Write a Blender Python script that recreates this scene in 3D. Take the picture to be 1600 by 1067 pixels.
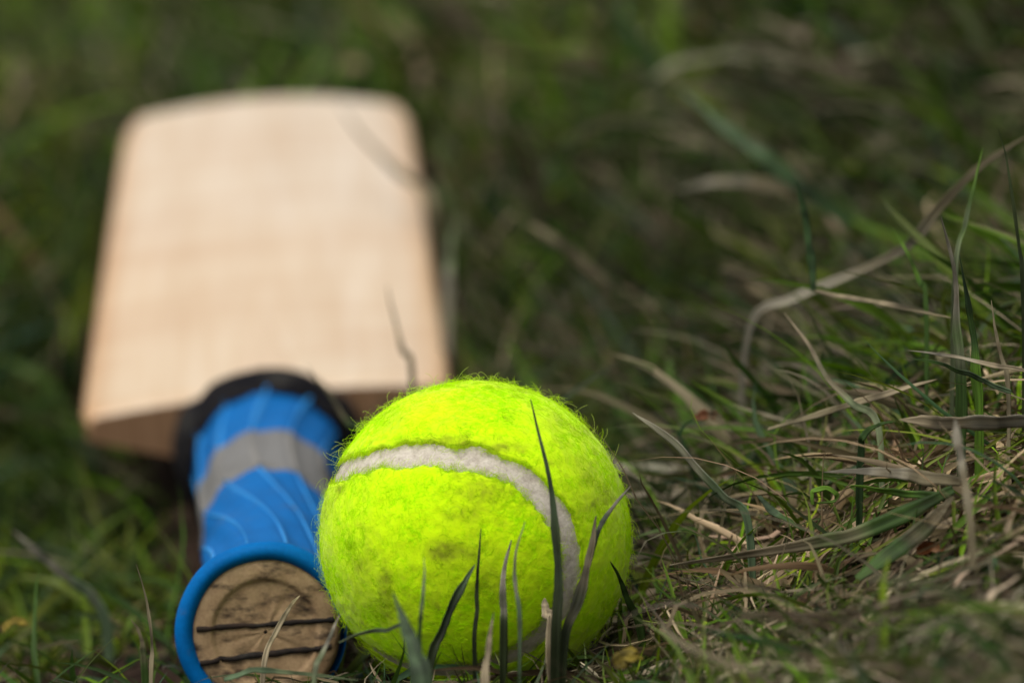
import bpy, bmesh, math
import numpy as np
from mathutils import Vector, Matrix

# ------------------------------------------------------------------ camera, sky, sun, exposure
for o in list(bpy.data.objects):
    bpy.data.objects.remove(o)
scene = bpy.context.scene
C = scene.collection
PITCH = math.radians(7.0)
FPX = 7360.0                       # focal length in photo pixels (1600 wide)
CAM_H = 0.1960
cam = bpy.data.cameras.new('camera')
cam.sensor_width = 36.0
cam.lens = 36.0 * FPX / 1600.0
cam.clip_start, cam.clip_end = 0.02, 400.0
cam.dof.use_dof = True
cam.dof.focus_distance = 0.982
cam.dof.aperture_fstop = cam.lens / 13.0
cam.dof.aperture_blades = 0
cam_o = bpy.data.objects.new('camera', cam)
C.objects.link(cam_o)
CAM = np.array([0.00774, -0.98663, CAM_H])
cam_o.location = CAM
cam_o.rotation_euler = (math.radians(90) - PITCH, 0, 0)
scene.camera = cam_o
FWD = np.array([0, math.cos(PITCH), -math.sin(PITCH)])
UPV = np.array([0, math.sin(PITCH), math.cos(PITCH)])
RGT = np.array([1.0, 0, 0])

SUN_EL, SUN_ROT = math.radians(63), math.radians(-135)
world = bpy.data.worlds.new('World')
scene.world = world
world.use_nodes = True
wn, wl = world.node_tree.nodes, world.node_tree.links
bg = wn['Background']
sky = wn.new('ShaderNodeTexSky')
sky.sky_type = 'NISHITA'
sky.sun_disc = False
sky.sun_elevation = SUN_EL
sky.sun_rotation = SUN_ROT
sky.dust_density = 4.0
hs = wn.new('ShaderNodeHueSaturation')
hs.inputs['Saturation'].default_value = 0.18
wl.new(sky.outputs[0], hs.inputs['Color'])
wl.new(hs.outputs[0], bg.inputs['Color'])
bg.inputs['Strength'].default_value = 0.095
sun = bpy.data.lights.new('sun', 'SUN')
sun.energy = 1.5
sun.angle = math.radians(40)
sun.color = (1.0, 0.95, 0.88)
sun_o = bpy.data.objects.new('sun', sun)
C.objects.link(sun_o)
# sun direction matches the sky: rotation measured from +Y clockwise
sd = Vector((math.sin(SUN_ROT) * math.cos(SUN_EL), math.cos(SUN_ROT) * math.cos(SUN_EL), math.sin(SUN_EL)))
sun_o.rotation_euler = (-sd).to_track_quat('-Z', 'Y').to_euler()
sun_o.location = sd * 10
vs = scene.view_settings
vs.view_transform, vs.look = 'Standard', 'None'
vs.exposure, vs.gamma = 0.52, 1.0
vs.use_curve_mapping = False
scene.render.engine = 'CYCLES'
scene.cycles.max_bounces = 12
scene.cycles.diffuse_bounces = 10
scene.cycles.transmission_bounces = 10
scene.cycles.use_denoising = True

rng = np.random.default_rng(7)

# ------------------------------------------------------------------ helpers
def pix(px, py, D):
    """point seen at photo pixel (px, py), D metres in front of the lens"""
    return CAM + D * (FWD + RGT * (px - 800) / FPX - UPV * (py - 533.5) / FPX)

def project(P):
    q = P - CAM
    D = q @ FWD
    D = np.where(np.abs(D) < 1e-6, 1e-6, D)
    return 800 + FPX * (q @ RGT) / D, 533.5 - FPX * (q @ UPV) / D, D

def smooth(a, b, x):
    t = np.clip((x - a) / (b - a), 0, 1)
    return t * t * (3 - 2 * t)

def _hash(i, j, k):
    n = (i * 374761393 + j * 668265263 + k * 974634777) & 0x7fffffff
    n = ((n ^ (n >> 13)) * 1274126177) & 0x7fffffff
    return ((n ^ (n >> 16)) & 0xffff) / 65535.0

def noise2(x, y, seed=0):
    xi, yi = np.floor(x).astype(np.int64), np.floor(y).astype(np.int64)
    fx, fy = x - xi, y - yi
    fx, fy = fx * fx * (3 - 2 * fx), fy * fy * (3 - 2 * fy)
    a, b = _hash(xi, yi, seed), _hash(xi + 1, yi, seed)
    c, d = _hash(xi, yi + 1, seed), _hash(xi + 1, yi + 1, seed)
    return (a + (b - a) * fx) * (1 - fy) + (c + (d - c) * fx) * fy - 0.5

def noise3(p, seed=0):
    i = np.floor(p).astype(np.int64); f = p - i; f = f * f * (3 - 2 * f)
    def h(a, b, c):
        return _hash(i[..., 0] + a, (i[..., 1] + b) * 57 + (i[..., 2] + c) * 113, seed)
    r = 0
    for a in (0, 1):
        for b in (0, 1):
            for c in (0, 1):
                r = r + h(a, b, c) * (f[..., 0] if a else 1 - f[..., 0]) * (f[..., 1] if b else 1 - f[..., 1]) * (f[..., 2] if c else 1 - f[..., 2])
    return r - 0.5

def mesh_obj(name, V, F, mat=None, parent=None, smooth_shade=True, uv=None, col=None, loc=None):
    """V (n,3) world or local points, F list of faces or (m,k) int array"""
    me = bpy.data.meshes.new(name)
    V = np.asarray(V, float)
    if loc is not None:
        V = V - np.asarray(loc)
    if isinstance(F, np.ndarray):
        k = F.shape[1]
        me.vertices.add(len(V)); me.vertices.foreach_set('co', V.astype(np.float32).ravel())
        me.loops.add(F.size); me.loops.foreach_set('vertex_index', F.astype(np.int32).ravel())
        me.polygons.add(len(F))
        me.polygons.foreach_set('loop_start', np.arange(0, F.size, k, dtype=np.int32))
        me.polygons.foreach_set('loop_total', np.full(len(F), k, dtype=np.int32))
        me.update(calc_edges=True)
    else:
        me.from_pydata(V.tolist(), [], F)
        me.update()
    if smooth_shade:
        me.polygons.foreach_set('use_smooth', np.ones(len(me.polygons), dtype=bool))
    if uv is not None:
        li = np.empty(len(me.loops), dtype=np.int32); me.loops.foreach_get('vertex_index', li)
        l = me.uv_layers.new(name='UVMap')
        l.data.foreach_set('uv', np.asarray(uv, np.float32)[li].ravel())
    if col is not None:
        a = me.attributes.new('tint', 'FLOAT_COLOR', 'POINT')
        c4 = np.ones((len(V), 4), np.float32); c4[:, :3] = col
        a.data.foreach_set('color', c4.ravel())
    if mat:
        me.materials.append(mat)
    o = bpy.data.objects.new(name, me)
    C.objects.link(o)
    if parent is not None:
        o.parent = parent
    return o

def empty(name, loc, label, cat):
    o = bpy.data.objects.new(name, None)
    o.location = loc
    o.empty_display_size = 0.02
    C.objects.link(o)
    o['label'], o['category'] = label, cat
    return o

def grid_faces(n, m, wrap_m=False, base=0):
    """quads of an n x m vertex grid"""
    i = np.arange(n - 1)[:, None]
    j = np.arange(m if wrap_m else m - 1)[None, :]
    a = i * m + j
    b = i * m + (j + 1) % m
    return (np.stack([a, b, b + m, a + m], -1).reshape(-1, 4) + base)

# ------------------------------------------------------------------ materials
def new_mat(name):
    m = bpy.data.materials.new(name)
    m.use_nodes = True
    nt = m.node_tree
    return m, nt.nodes, nt.links, nt.nodes['Principled BSDF']

def ramp(n, l, src, stops):
    r = n.new('ShaderNodeValToRGB')
    e = r.color_ramp.elements
    while len(e) < len(stops):
        e.new(0.5)
    for k, (p, c) in enumerate(stops):
        e[k].position = p
        e[k].color = (*c, 1) if len(c) == 3 else c
    l.new(src, r.inputs[0])
    return r.outputs[0]

def mixc(n, l, fac, a, b, mode='MIX'):
    m = n.new('ShaderNodeMix'); m.data_type = 'RGBA'; m.blend_type = mode
    for s, v in ((m.inputs[0], fac), (m.inputs[6], a), (m.inputs[7], b)):
        if hasattr(v, 'links'):
            l.new(v, s)
        else:
            s.default_value = v if not isinstance(v, tuple) else (*v, 1)
    return m.outputs[2]

def noise(n, l, vec, scale, detail=4, rough=0.55, stretch=None):
    if stretch:
        mp = n.new('ShaderNodeMapping'); mp.inputs['Scale'].default_value = stretch; mp.inputs['Rotation'].default_value = (.35, .2, .62)
        l.new(vec, mp.inputs[0]); vec = mp.outputs[0]
    t = n.new('ShaderNodeTexNoise')
    t.inputs['Scale'].default_value = scale
    t.inputs['Detail'].default_value = detail
    t.inputs['Roughness'].default_value = rough
    l.new(vec, t.inputs['Vector'])
    return t.outputs[0]

def bump(n, l, h, strength, dist, bsdf):
    b = n.new('ShaderNodeBump')
    b.inputs['Strength'].default_value = strength
    b.inputs['Distance'].default_value = dist
    l.new(h, b.inputs['Height'])
    l.new(b.outputs[0], bsdf.inputs['Normal'])

def coord(n, kind='Object'):
    return n.new('ShaderNodeTexCoord').outputs[kind]

def blade_material(name, translucency=0.28, rough=0.55):
    m, n, l, b = new_mat(name)
    at = n.new('ShaderNodeAttribute'); at.attribute_name = 'tint'
    uv = coord(n, 'UV')
    veins = noise(n, l, uv, 1.0, 3, 0.6, (900, 26, 1))
    v = ramp(n, l, veins, [(0.32, (0.50, 0.50, 0.50)), (0.66, (1.38, 1.38, 1.38))])
    spots = noise(n, l, uv, 1.0, 4, 0.6, (160, 90, 1))
    sp = ramp(n, l, spots, [(0.28, (0.45, 0.36, 0.26)), (0.42, (1, 1, 1))])
    c = mixc(n, l, 1.0, at.outputs['Color'], v, 'MULTIPLY')
    c = mixc(n, l, 0.55, c, sp, 'MULTIPLY')
    l.new(c, b.inputs['Base Color'])
    b.inputs['Roughness'].default_value = rough
    b.inputs['Specular IOR Level'].default_value = 0.12
    bump(n, l, veins, 0.35, 0.0004, b)
    tr = n.new('ShaderNodeBsdfTranslucent')
    l.new(c, tr.inputs['Color'])
    mx = n.new('ShaderNodeMixShader'); mx.inputs[0].default_value = translucency
    l.new(b.outputs[0], mx.inputs[1]); l.new(tr.outputs[0], mx.inputs[2])
    l.new(mx.outputs[0], n['Material Output'].inputs['Surface'])
    return m

MAT_GREEN = blade_material('living_grass', 0.30, 0.5)
MAT_STRAW = blade_material('withered_grass', 0.15, 0.7)

m, n, l, b = new_mat('crumbly_soil')
oc = coord(n)
big = noise(n, l, oc, 60, 6, 0.6)
fine = noise(n, l, oc, 700, 5, 0.65)
c = ramp(n, l, big, [(0.3, (0.016, 0.010, 0.007)), (0.55, (0.040, 0.025, 0.017)), (0.75, (0.070, 0.046, 0.030))])
c = mixc(n, l, 0.7, c, ramp(n, l, fine, [(0.3, (0.4, 0.4, 0.4)), (0.7, (1.4, 1.3, 1.2))]), 'MULTIPLY')
l.new(c, b.inputs['Base Color'])
b.inputs['Roughness'].default_value = 0.95
b.inputs['Specular IOR Level'].default_value = 0.1
bump(n, l, fine, 1.0, 0.002, b)
MAT_SOIL = m

m, n, l, b = new_mat('willow_face')
uv = coord(n, 'UV')
grain = noise(n, l, uv, 1.0, 3, 0.5, (30, 1.2, 1))
streak = noise(n, l, uv, 1.0, 3, 0.5, (7, 0.5, 1))
knock = noise(n, l, uv, 1.0, 3, 0.5, (1.6, 5.5, 1))
c = ramp(n, l, grain, [(0.3, (0.61, 0.495, 0.365)), (0.55, (0.64, 0.54, 0.42)), (0.75, (0.67, 0.58, 0.475))])
c = mixc(n, l, 0.28, c, ramp(n, l, streak, [(0.35, (0.80, 0.68, 0.54)), (0.62, (1.05, 1.04, 1.03))]), 'MULTIPLY')
sx = n.new('ShaderNodeSeparateXYZ'); l.new(uv, sx.inputs[0])
edge = ramp(n, l, sx.outputs[0], [(0.0, (0.80, 0.58, 0.36)), (0.09, (1.0, 0.97, 0.92)), (0.90, (1, 1, 1)), (1.0, (0.86, 0.68, 0.48))])
c = mixc(n, l, 0.9, c, edge, 'MULTIPLY')
sy = n.new('ShaderNodeMath'); sy.operation = 'MULTIPLY'; sy.inputs[1].default_value = .25; l.new(sx.outputs[1], sy.inputs[0])
wear = ramp(n, l, sy.outputs[0], [(0.0, (1.0, 0.93, 0.80)), (0.30, (1.0, 0.90, 0.76)), (0.42, (0.98, 0.87, 0.74)), (0.55, (1.0, 0.97, 0.94)), (1.0, (1.0, 1.0, 1.0))])
c = mixc(n, l, 0.45, c, wear, 'MULTIPLY')
c = mixc(n, l, 0.32, c, ramp(n, l, knock, [(0.36, (0.78, 0.61, 0.48)), (0.54, (1, 1, 1))]), 'MULTIPLY')
l.new(c, b.inputs['Base Color'])
b.inputs['Roughness'].default_value = 0.42
bump(n, l, grain, 0.15, 0.0005, b)
MAT_FACE = m

m, n, l, b = new_mat('willow_side_shaded')
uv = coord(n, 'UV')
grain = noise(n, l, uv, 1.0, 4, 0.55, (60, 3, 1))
c = ramp(n, l, grain, [(0.3, (0.22, 0.115, 0.055)), (0.7, (0.35, 0.205, 0.11))])  # much darker than the face: shade of the shoulder end painted in
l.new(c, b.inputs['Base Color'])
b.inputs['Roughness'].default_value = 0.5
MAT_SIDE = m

def rubber(name, base, dark, rough=0.42, dirt=0.35, spec=0.5):
    m, n, l, b = new_mat(name)
    oc = coord(n)
    d = noise(n, l, oc, 120, 6, 0.65)
    f = noise(n, l, oc, 900, 3, 0.6)
    c = mixc(n, l, dirt, base, ramp(n, l, d, [(0.40, dark), (0.58, base)]))
    c = mixc(n, l, 0.25, c, ramp(n, l, f, [(0.35, (0.6, 0.6, 0.6)), (0.65, (1.1, 1.1, 1.1))]), 'MULTIPLY')
    l.new(c, b.inputs['Base Color'])
    sm = noise(n, l, oc, 55, 6, 0.7, (1, 1, 1))
    c = mixc(n, l, ramp(n, l, sm, [(0.56, (0, 0, 0)), (0.72, (.55, .55, .55))]), c, (0.09, 0.085, 0.07))
    b.inputs['Roughness'].default_value = rough
    l.new(c, b.inputs['Base Color'])
    b.inputs['Specular IOR Level'].default_value = spec
    bump(n, l, f, 0.15, 0.0004, b)
    return m
MAT_BLUE = rubber('blue_rubber', (0.001, 0.125, 0.39), (0.004, 0.08, 0.26), 0.6, 0.35, 0.05)
MAT_BLUE_LIGHT = rubber('blue_rubber_highlight', (0.015, 0.23, 0.58), (0.01, 0.16, 0.45), 0.5, 0.3, 0.15)  # paler blue for the ribs: their highlights are put into the colour
MAT_GREY = rubber('grey_rubber', (0.175, 0.172, 0.165), (0.11, 0.105, 0.095), 0.6, 0.35, 0.25)
MAT_GREY_LIGHT = rubber('grey_rubber_highlight', (0.22, 0.21, 0.19), (0.15, 0.14, 0.13), 0.6, 0.35, 0.25)  # ribs on the grey band, highlight likewise painted as a paler grey
MAT_BLACK = rubber('black_rubber', (0.006, 0.006, 0.008), (0.016, 0.014, 0.013), 0.75, 0.5, 0.06)
MAT_STRIP = rubber('black_rubber_strip', (0.012, 0.010, 0.009), (0.05, 0.03, 0.02), 0.8, 0.6, 0.2)

m, n, l, b = new_mat('cane_end')
oc = coord(n)
spk = noise(n, l, oc, 1500, 3, 0.6)
mid = noise(n, l, oc, 240, 5, 0.6)
smudge = noise(n, l, oc, 120, 5, 0.66, (1, 1, 2.2))
c = ramp(n, l, mid, [(0.3, (0.25, 0.155, 0.075)), (0.7, (0.42, 0.285, 0.15))])
c = mixc(n, l, 0.35, c, ramp(n, l, spk, [(0.30, (0.45, 0.40, 0.34)), (0.60, (1.08, 1.06, 1.04))]), 'MULTIPLY')
c = mixc(n, l, 1.0, c, ramp(n, l, smudge, [(0.33, (0.10, 0.075, 0.055)), (0.49, (1, 1, 1))]), 'MULTIPLY')
l.new(c, b.inputs['Base Color'])
b.inputs['Roughness'].default_value = 0.75
bump(n, l, mid, 0.4, 0.0008, b)
MAT_CANE = m

m, n, l, b = new_mat('optic_yellow_felt')
at = n.new('ShaderNodeAttribute'); at.attribute_name = 'tint'
oc = coord(n)
f = noise(n, l, oc, 900, 4, 0.65)
c = mixc(n, l, 0.6, at.outputs['Color'], ramp(n, l, f, [(0.3, (0.9, 0.9, 0.8)), (0.65, (1.0, 1.0, 1.0))]), 'MULTIPLY')
l.new(c, b.inputs['Base Color'])
b.inputs['Roughness'].default_value = 0.95
b.inputs['Specular IOR Level'].default_value = 0.05
b.inputs['Sheen Weight'].default_value = 0.15
bump(n, l, f, 0.2, 0.0006, b)
MAT_FELT = m

m, n, l, b = new_mat('felt_fibre')
at = n.new('ShaderNodeAttribute'); at.attribute_name = 'tint'
l.new(at.outputs['Color'], b.inputs['Base Color'])
b.inputs['Roughness'].default_value = 0.8
b.inputs['Specular IOR Level'].default_value = 0.1
tr = n.new('ShaderNodeBsdfTranslucent'); l.new(at.outputs['Color'], tr.inputs['Color'])
mx = n.new('ShaderNodeMixShader'); mx.inputs[0].default_value = 0.5
l.new(b.outputs[0], mx.inputs[1]); l.new(tr.outputs[0], mx.inputs[2])
l.new(mx.outputs[0], n['Material Output'].inputs['Surface'])
MAT_FIBRE = m

m, n, l, b = new_mat('pale_seam_rubber')
oc = coord(n)
f = noise(n, l, oc, 420, 5, 0.65)
g = noise(n, l, oc, 1800, 3, 0.6)
c = ramp(n, l, f, [(0.30, (0.36, 0.31, 0.25)), (0.5, (0.52, 0.465, 0.385)), (0.7, (0.62, 0.565, 0.485))])
c = mixc(n, l, 0.5, c, ramp(n, l, g, [(0.3, (0.7, 0.68, 0.64)), (0.6, (1.08, 1.08, 1.08))]), 'MULTIPLY')
l.new(c, b.inputs['Base Color'])
b.inputs['Roughness'].default_value = 0.8
bump(n, l, f, 0.5, 0.0007, b)
MAT_SEAM = m

# ------------------------------------------------------------------ bat geometry (frames first: the ground is pressed down under it)
E0 = pix(415, 985, 1.020)          # centre of the handle end
S0 = pix(420, 727, 1.300)          # handle centre where blue meets black
AX = (S0 - E0); HL = np.linalg.norm(AX); AX /= HL
HS = np.cross(AX, [0, 0, 1.0]); HS /= np.linalg.norm(HS)       # handle side (to the right)
HN = np.cross(HS, AX)
BL0, BR0 = pix(124, 632, 1.382), pix(702, 577, 1.385)          # shoulder corners of the face
BL1, BR1 = pix(197, 166, 1.793), pix(636, 143, 1.797)          # toe corners
def blade_frame(t):
    L = BL0 + (BL1 - BL0) * t; R = BR0 + (BR1 - BR0) * t
    return (L + R) / 2, (R - L) / 2
BLONG = (BL1 + BR1 - BL0 - BR0) / 2; BLEN = np.linalg.norm(BLONG); BDIR = BLONG / BLEN
BSIDE = (BR0 - BL0) / np.linalg.norm(BR0 - BL0)
BNRM = np.cross(BSIDE, BDIR); BNRM /= np.linalg.norm(BNRM)
EDGE_T = 0.0085
def blade_depth(t, s):
    """thickness below the face at along t, across s"""
    mid = 0.024 + 0.006 * np.exp(-((t - 0.55) / 0.25) ** 2) - 0.010 * smooth(0.8, 1.0, t)
    return EDGE_T + (mid - EDGE_T) * (1 - np.abs(s) ** 1.5)

def bat_local(P):
    """t along the blade, s across, d above the face"""
    q = P - (BL0 + BR0) / 2
    c = float(BDIR @ BSIDE); qd, qs = q @ BDIR, q @ BSIDE
    t = (qd - c * qs) / (1 - c * c) / BLEN
    hw = np.linalg.norm(BR0 - BL0) / 2 * (1 - t) + np.linalg.norm(BR1 - BL1) / 2 * t
    return t, (qs - c * qd) / (1 - c * c) / hw, q @ BNRM

def handle_radius(u):
    """outer grip radius, u metres from the handle end"""
    return np.interp(u, [0, 0.02, 0.12, HL - 0.06, HL, HL + 0.010, HL + 0.07], [0.0150, 0.0150, 0.0154, 0.0177, 0.0203, 0.0248, 0.0275])

# ------------------------------------------------------------------ ground
def ground_base(x, y):
    x = x - .022 * smooth(.15, .45, y) * smooth(-.1, 0, x)
    bank = np.interp(x, [-3, -.3, -.1, -.02, .015, .04, .094, .2, .4, 3, 30], [-.09, -.036, -.019, -.002, -.001, .011, .040, .080, .125, .35, .6])
    rise = np.interp(y, [-2, -.3, 0, .12, .25, .385, .79, 1.2, 2.0, 4.0, 12, 60], [-.01, 0, 0, -.004, -.009, -.001, .055, .068, .078, .11, .35, 2.2])
    return bank + rise - .014 * smooth(-.07, -.125, x) * smooth(.15, .35, y)

def ground_z(x, y, rough=True):
    x = np.asarray(x, float); y = np.asarray(y, float)
    z = (ground_base(x - .004, y) + ground_base(x + .004, y) + ground_base(x, y - .01) + ground_base(x, y + .01)) / 4
    z = z + 0.012 * noise2(x * 9 + 3, y * 9, 3) * smooth(.02, .09, np.hypot(x + .02, y)) * smooth(-.2, .1, x) + 0.004 * noise2(x * 33, y * 33, 5)
    if rough:
        z = z + 0.0030 * noise2(x * 110, y * 110, 6) + 0.0022 * noise2(x * 260, y * 260, 8) + .0010 * noise2(x * 600, y * 600, 9)
    # the bat and the ball press the soil down
    P = np.stack([x, y, z], -1)
    t, s, d = bat_local(P)
    inside = smooth(-.12, -.02, t) * smooth(1.12, 1.02, t) * smooth(1.22, 1.04, np.abs(s))
    under = -blade_depth(np.clip(t, 0, 1), np.clip(s, -1, 1)) - 0.003
    z = np.where((inside > 0) & (d > under), z - (d - under) * inside, z)
    q = P - E0
    u = q @ AX; w = q @ HS
    rr = handle_radius(np.clip(u, 0, 1)) + np.where(u < 0.012, 0.005, 0.002)
    ins = smooth(-.02, -.004, u) * smooth(HL + .12, HL + .09, u) * smooth(2.0, 1.1, np.abs(w) / rr)
    axis_z = E0[2] + AX[2] * u
    lim = axis_z - np.sqrt(np.clip(rr ** 2 - np.clip(np.abs(w), 0, rr) ** 2, 0, None)) 
    z = np.where((ins > 0) & (z > lim), z - (z - lim) * ins, z)
    rb = np.hypot(x - BALL[0], y - BALL[1])
    lb = BALL[2] - np.sqrt(np.clip(.0338 ** 2 - np.clip(rb, 0, .0338) ** 2, 0, None))
    ib = smooth(.05, .034, rb)
    z = np.where((ib > 0) & (z > lb), z - (z - lb) * ib, z)
    return z

R_BALL = 0.0335
BALL = pix(743, 838, 1.0)

def axis_lines(lo, hi, f0, f1, step, far_growth=1.09):
    a = list(np.arange(f0, f1, step))
    s = step; p = f1
    while p < hi:
        a.append(p); s *= far_growth; p += s
    a.append(hi)
    s = step; p = f0 - step; left = []
    while p > lo:
        left.append(p); s *= far_growth; p -= s
    left.append(lo)
    return np.array(left[::-1] + a)
gx = axis_lines(-60, 60, -.10, .17, .0013)
gy = axis_lines(-6, 90, -.22, .16, .0016)
GX, GY = np.meshgrid(gx, gy)
GV = np.stack([GX, GY, ground_z(GX, GY)], -1).reshape(-1, 3)
go = mesh_obj('ground', GV, grid_faces(len(gy), len(gx)), MAT_SOIL)
go['kind'] = 'structure'

# ------------------------------------------------------------------ cricket bat
bat = empty('cricket_bat', E0, 'wooden cricket bat with blue rubber grip lying face up in the grass', 'cricket bat')

def tube(prof, name, mat, nseg=96, ripple=None, cap=False, parent=bat):
    """prof: list of (u along axis, radius) swept round the handle axis"""
    prof = np.asarray(prof, float)
    th = np.linspace(0, 2 * math.pi, nseg, endpoint=False)
    U = prof[:, 0][:, None] + 0 * th; Rr = prof[:, 1][:, None] + 0 * th
    if ripple is not None:
        dU, dR = ripple(U, th[None, :] + 0 * U)
        U, Rr = U + dU, Rr + dR
    V = E0 + U[..., None] * AX + Rr[..., None] * (np.cos(th)[None, :, None] * HS + np.sin(th)[None, :, None] * HN)
    V = V.reshape(-1, 3)
    F = grid_faces(len(prof), nseg, True)[:, ::-1]
    if cap:
        F = [tuple(f) for f in F] + [tuple(range(nseg))[::-1] if cap == 'start' else tuple(range((len(prof) - 1) * nseg, len(prof) * nseg))]
    return mesh_obj(name, V, F, mat, parent, loc=E0)

NR = 11
def twist(u):
    return 0.9 * smooth(.16, 0.0, u) + 0.18 * np.sin(u * 23)
def grip_ripple(U, T):
    ph = (T + twist(U)) * NR
    return 0 * U, 0.00035 * np.cos(ph) + 0.0006 * noise2(T * 4, U * 60, 11)
def band_profile(u0, u1, extra=0.0, n=40):
    us = np.linspace(u0, u1, n)
    return [(u, handle_radius(u) + extra) for u in us]
B0, B1 = 0.150, 0.216                # the grey band along the grip
tube(band_profile(0.004, HL + 0.004, 0, 90), 'grip', MAT_BLUE, 132, grip_ripple)
band = tube([(B0, handle_radius(B0) - .0002)] + band_profile(B0 + .001, B1 - .001, .0005, 24) + [(B1, handle_radius(B1) - .0002)], 'grip_band', MAT_GREY, 132, grip_ripple)

def rib(ang, u0, u1, mat, width, height, parent, extra=0):
    us = np.linspace(u0, u1, 46)
    th = ang - twist(us)
    r = handle_radius(us) + extra
    prof = [(-1, -.0003), (-.6, .6 * height), (0, height), (.6, .6 * height), (1, -.0003)]
    V = []
    for u, t, rr in zip(us, th, r):
        w = width * (0.75 + 0.35 * math.sin(u * 61 + ang * 3))
        for k, h in prof:
            a = t + k * w / rr / 2
            q = rr + h + .00035
            V.append(E0 + u * AX + q * (math.cos(a) * HS + math.sin(a) * HN))
    return mesh_obj('rib', np.array(V), grid_faces(len(us), 5), mat, parent, loc=E0)
for k in range(NR):
    a = 2 * math.pi * k / NR + math.pi / 2 + .06
    rib(a, 0.006, B0 + .0005, MAT_BLUE_LIGHT, .0013, .0004, bat)
    rib(a, B1 - .0005, HL + .002, MAT_BLUE_LIGHT, .0017, .0004, bat)
    rib(a, B0 + .001, B1 - .001, MAT_GREY_LIGHT, .0019, .0003, band, .0005)

# rolled ring at the end of the grip
def ring_ripple(U, T):
    tw = np.mod(T + math.pi, 2 * math.pi) - math.pi
    slip = smooth(-1.9, -1.2, tw) * smooth(.42, .0, tw)          # the roll has slipped back at the lower right
    return .0042 * slip + .0003 * noise2(T * 3, U * 0, 4), 0.0005 * noise2(T * 2.2, U * 0 + 3, 5) - .0026 * slip
rp = []
for k in range(25):
    a = 2 * math.pi * k / 24
    rp.append((-.0005 + .0026 * math.sin(a), .01765 + .0021 * math.cos(a)))
ring = tube(rp, 'grip_end_ring', MAT_BLUE, 120, ring_ripple)
ring.data.materials.clear(); ring.data.materials.append(MAT_BLUE)
# the fillet that carries the ring to the grip
tube([(0.0, .0176), (.0018, .0172), (.004, .0160), (.008, .0157), (.014, .0149)], 'grip_flare', MAT_BLUE, 120)
# cane end: stepped disc
cane = tube([(.012, .0163), (-.0004, .0163), (-.0015, .0159), (-.0020, .0150), (-.0021, .0122), (-.0020, .0116), (-.0015, .0112), (-.0014, .0106), (-.0015, .006), (-.0015, .0004)],
            'handle_end', MAT_CANE, 96, lambda U, T: (.00025 * noise2(T * 5, U * 4000, 9), 0 * U), cap=False)
# black rubber strips laminated across the cane
for off, rot, thick in ((.0016, math.radians(-2), .0007), (-.0049, math.radians(1), .0008)):
    V, F = [], []
    nseg = 44
    half = math.sqrt(.0150 ** 2 - off ** 2)
    for i in range(nseg + 1):
        x = -half + 2 * half * i / nseg
        wob = .0004 * noise2(np.array(x * 420), np.array(off * 999), 2)
        zc = off + x * math.tan(rot + math.radians(5.5)) + wob
        th = thick * (1 + .7 * noise2(np.array(x * 700), np.array(off * 777), 3))
        rr = math.hypot(x, zc)
        uu = -.0024 if rr > .0114 else -.0018
        for dz, du in ((-th, .0012), (-th * .7, 0), (th * .7, 0), (th, .0012)):
            V.append(E0 + x * HS + (zc + dz) * HN + (uu + du) * AX)
    mesh_obj('rubber_strip', np.array(V), grid_faces(nseg + 1, 4), MAT_STRIP, cane, loc=E0)

# black collar flaring over the shoulder of the blade
def collar_ripple(U, T):
    k = smooth(HL + .005, HL + .04, U)
    bb = 1 - .40 * smooth(HL + .008, HL + .066, U)        # the collar flattens over the shoulder
    ell = 1 / np.sqrt(np.cos(T) ** 2 + (np.sin(T) / bb) ** 2) - 1
    R0 = handle_radius(U)
    return .002 * np.cos(T * 11) * k, .0006 * np.cos(T * 11 + 1) * k + R0 * ell + .001 * noise2(T * 3, U * 50, 3)
cu = np.linspace(HL - .002, HL + .066, 26)
tube([(u, handle_radius(u) + .0009) for u in cu] + [(HL + .069, .0255), (HL + .071, .020)], 'grip_collar', MAT_BLACK, 120, collar_ripple)

# blade
NT, NS = 70, 41
ts = np.concatenate([[0, .003, .008], np.linspace(.02, .90, 44), np.linspace(.91, 1.0, NT - 47)])
ss = np.sin(np.linspace(-math.pi / 2, math.pi / 2, NS))
def blade_pt(t, s, d):
    c, h = blade_frame(t)
    # rounded toe: corners pull back, shoulder bowed
    tt = t
    hs = s
    edge = 1.0
    if t > .86:
        k = (t - .86) / .14
        edge = 1 - .16 * (1 - math.sqrt(max(0, 1 - k ** 2.6)))
    if t < .03:
        edge = 1 - .045 * (1 - math.sqrt(max(0, 1 - (1 - t / .03) ** 2.2)))
    bow = .012 * (1 - s * s) * smooth(.85, 1, t)
    return c + h * s * edge + BDIR * bow + BNRM * (d - .0030 * s * s + .0012 * math.sin(t * math.pi))
VF, UVF, VB, UVB = [], [], [], []
for t in ts:
    for s in ss:
        rnd = .0022 * max(0, (abs(s) - .955) / .045) ** 2 + .0018 * (max(0, .008 - t) / .008) ** 2
        rnd += .006 * max(0, (t - .975) / .025) ** 2
        VF.append(blade_pt(t, s, -rnd)); UVF.append((s * .5 + .5, t * 4))
        dep = float(blade_depth(t, s))
        VB.append(blade_pt(t, s * (1.0 - .004), -max(dep, rnd + .001))); UVB.append((s * .5 + .5, t * 4))
Ff = grid_faces(NT, NS)
blade = mesh_obj('blade', np.array(VF), Ff[:, ::-1].copy() if False else Ff, MAT_FACE, bat, uv=UVF, loc=E0)
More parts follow.
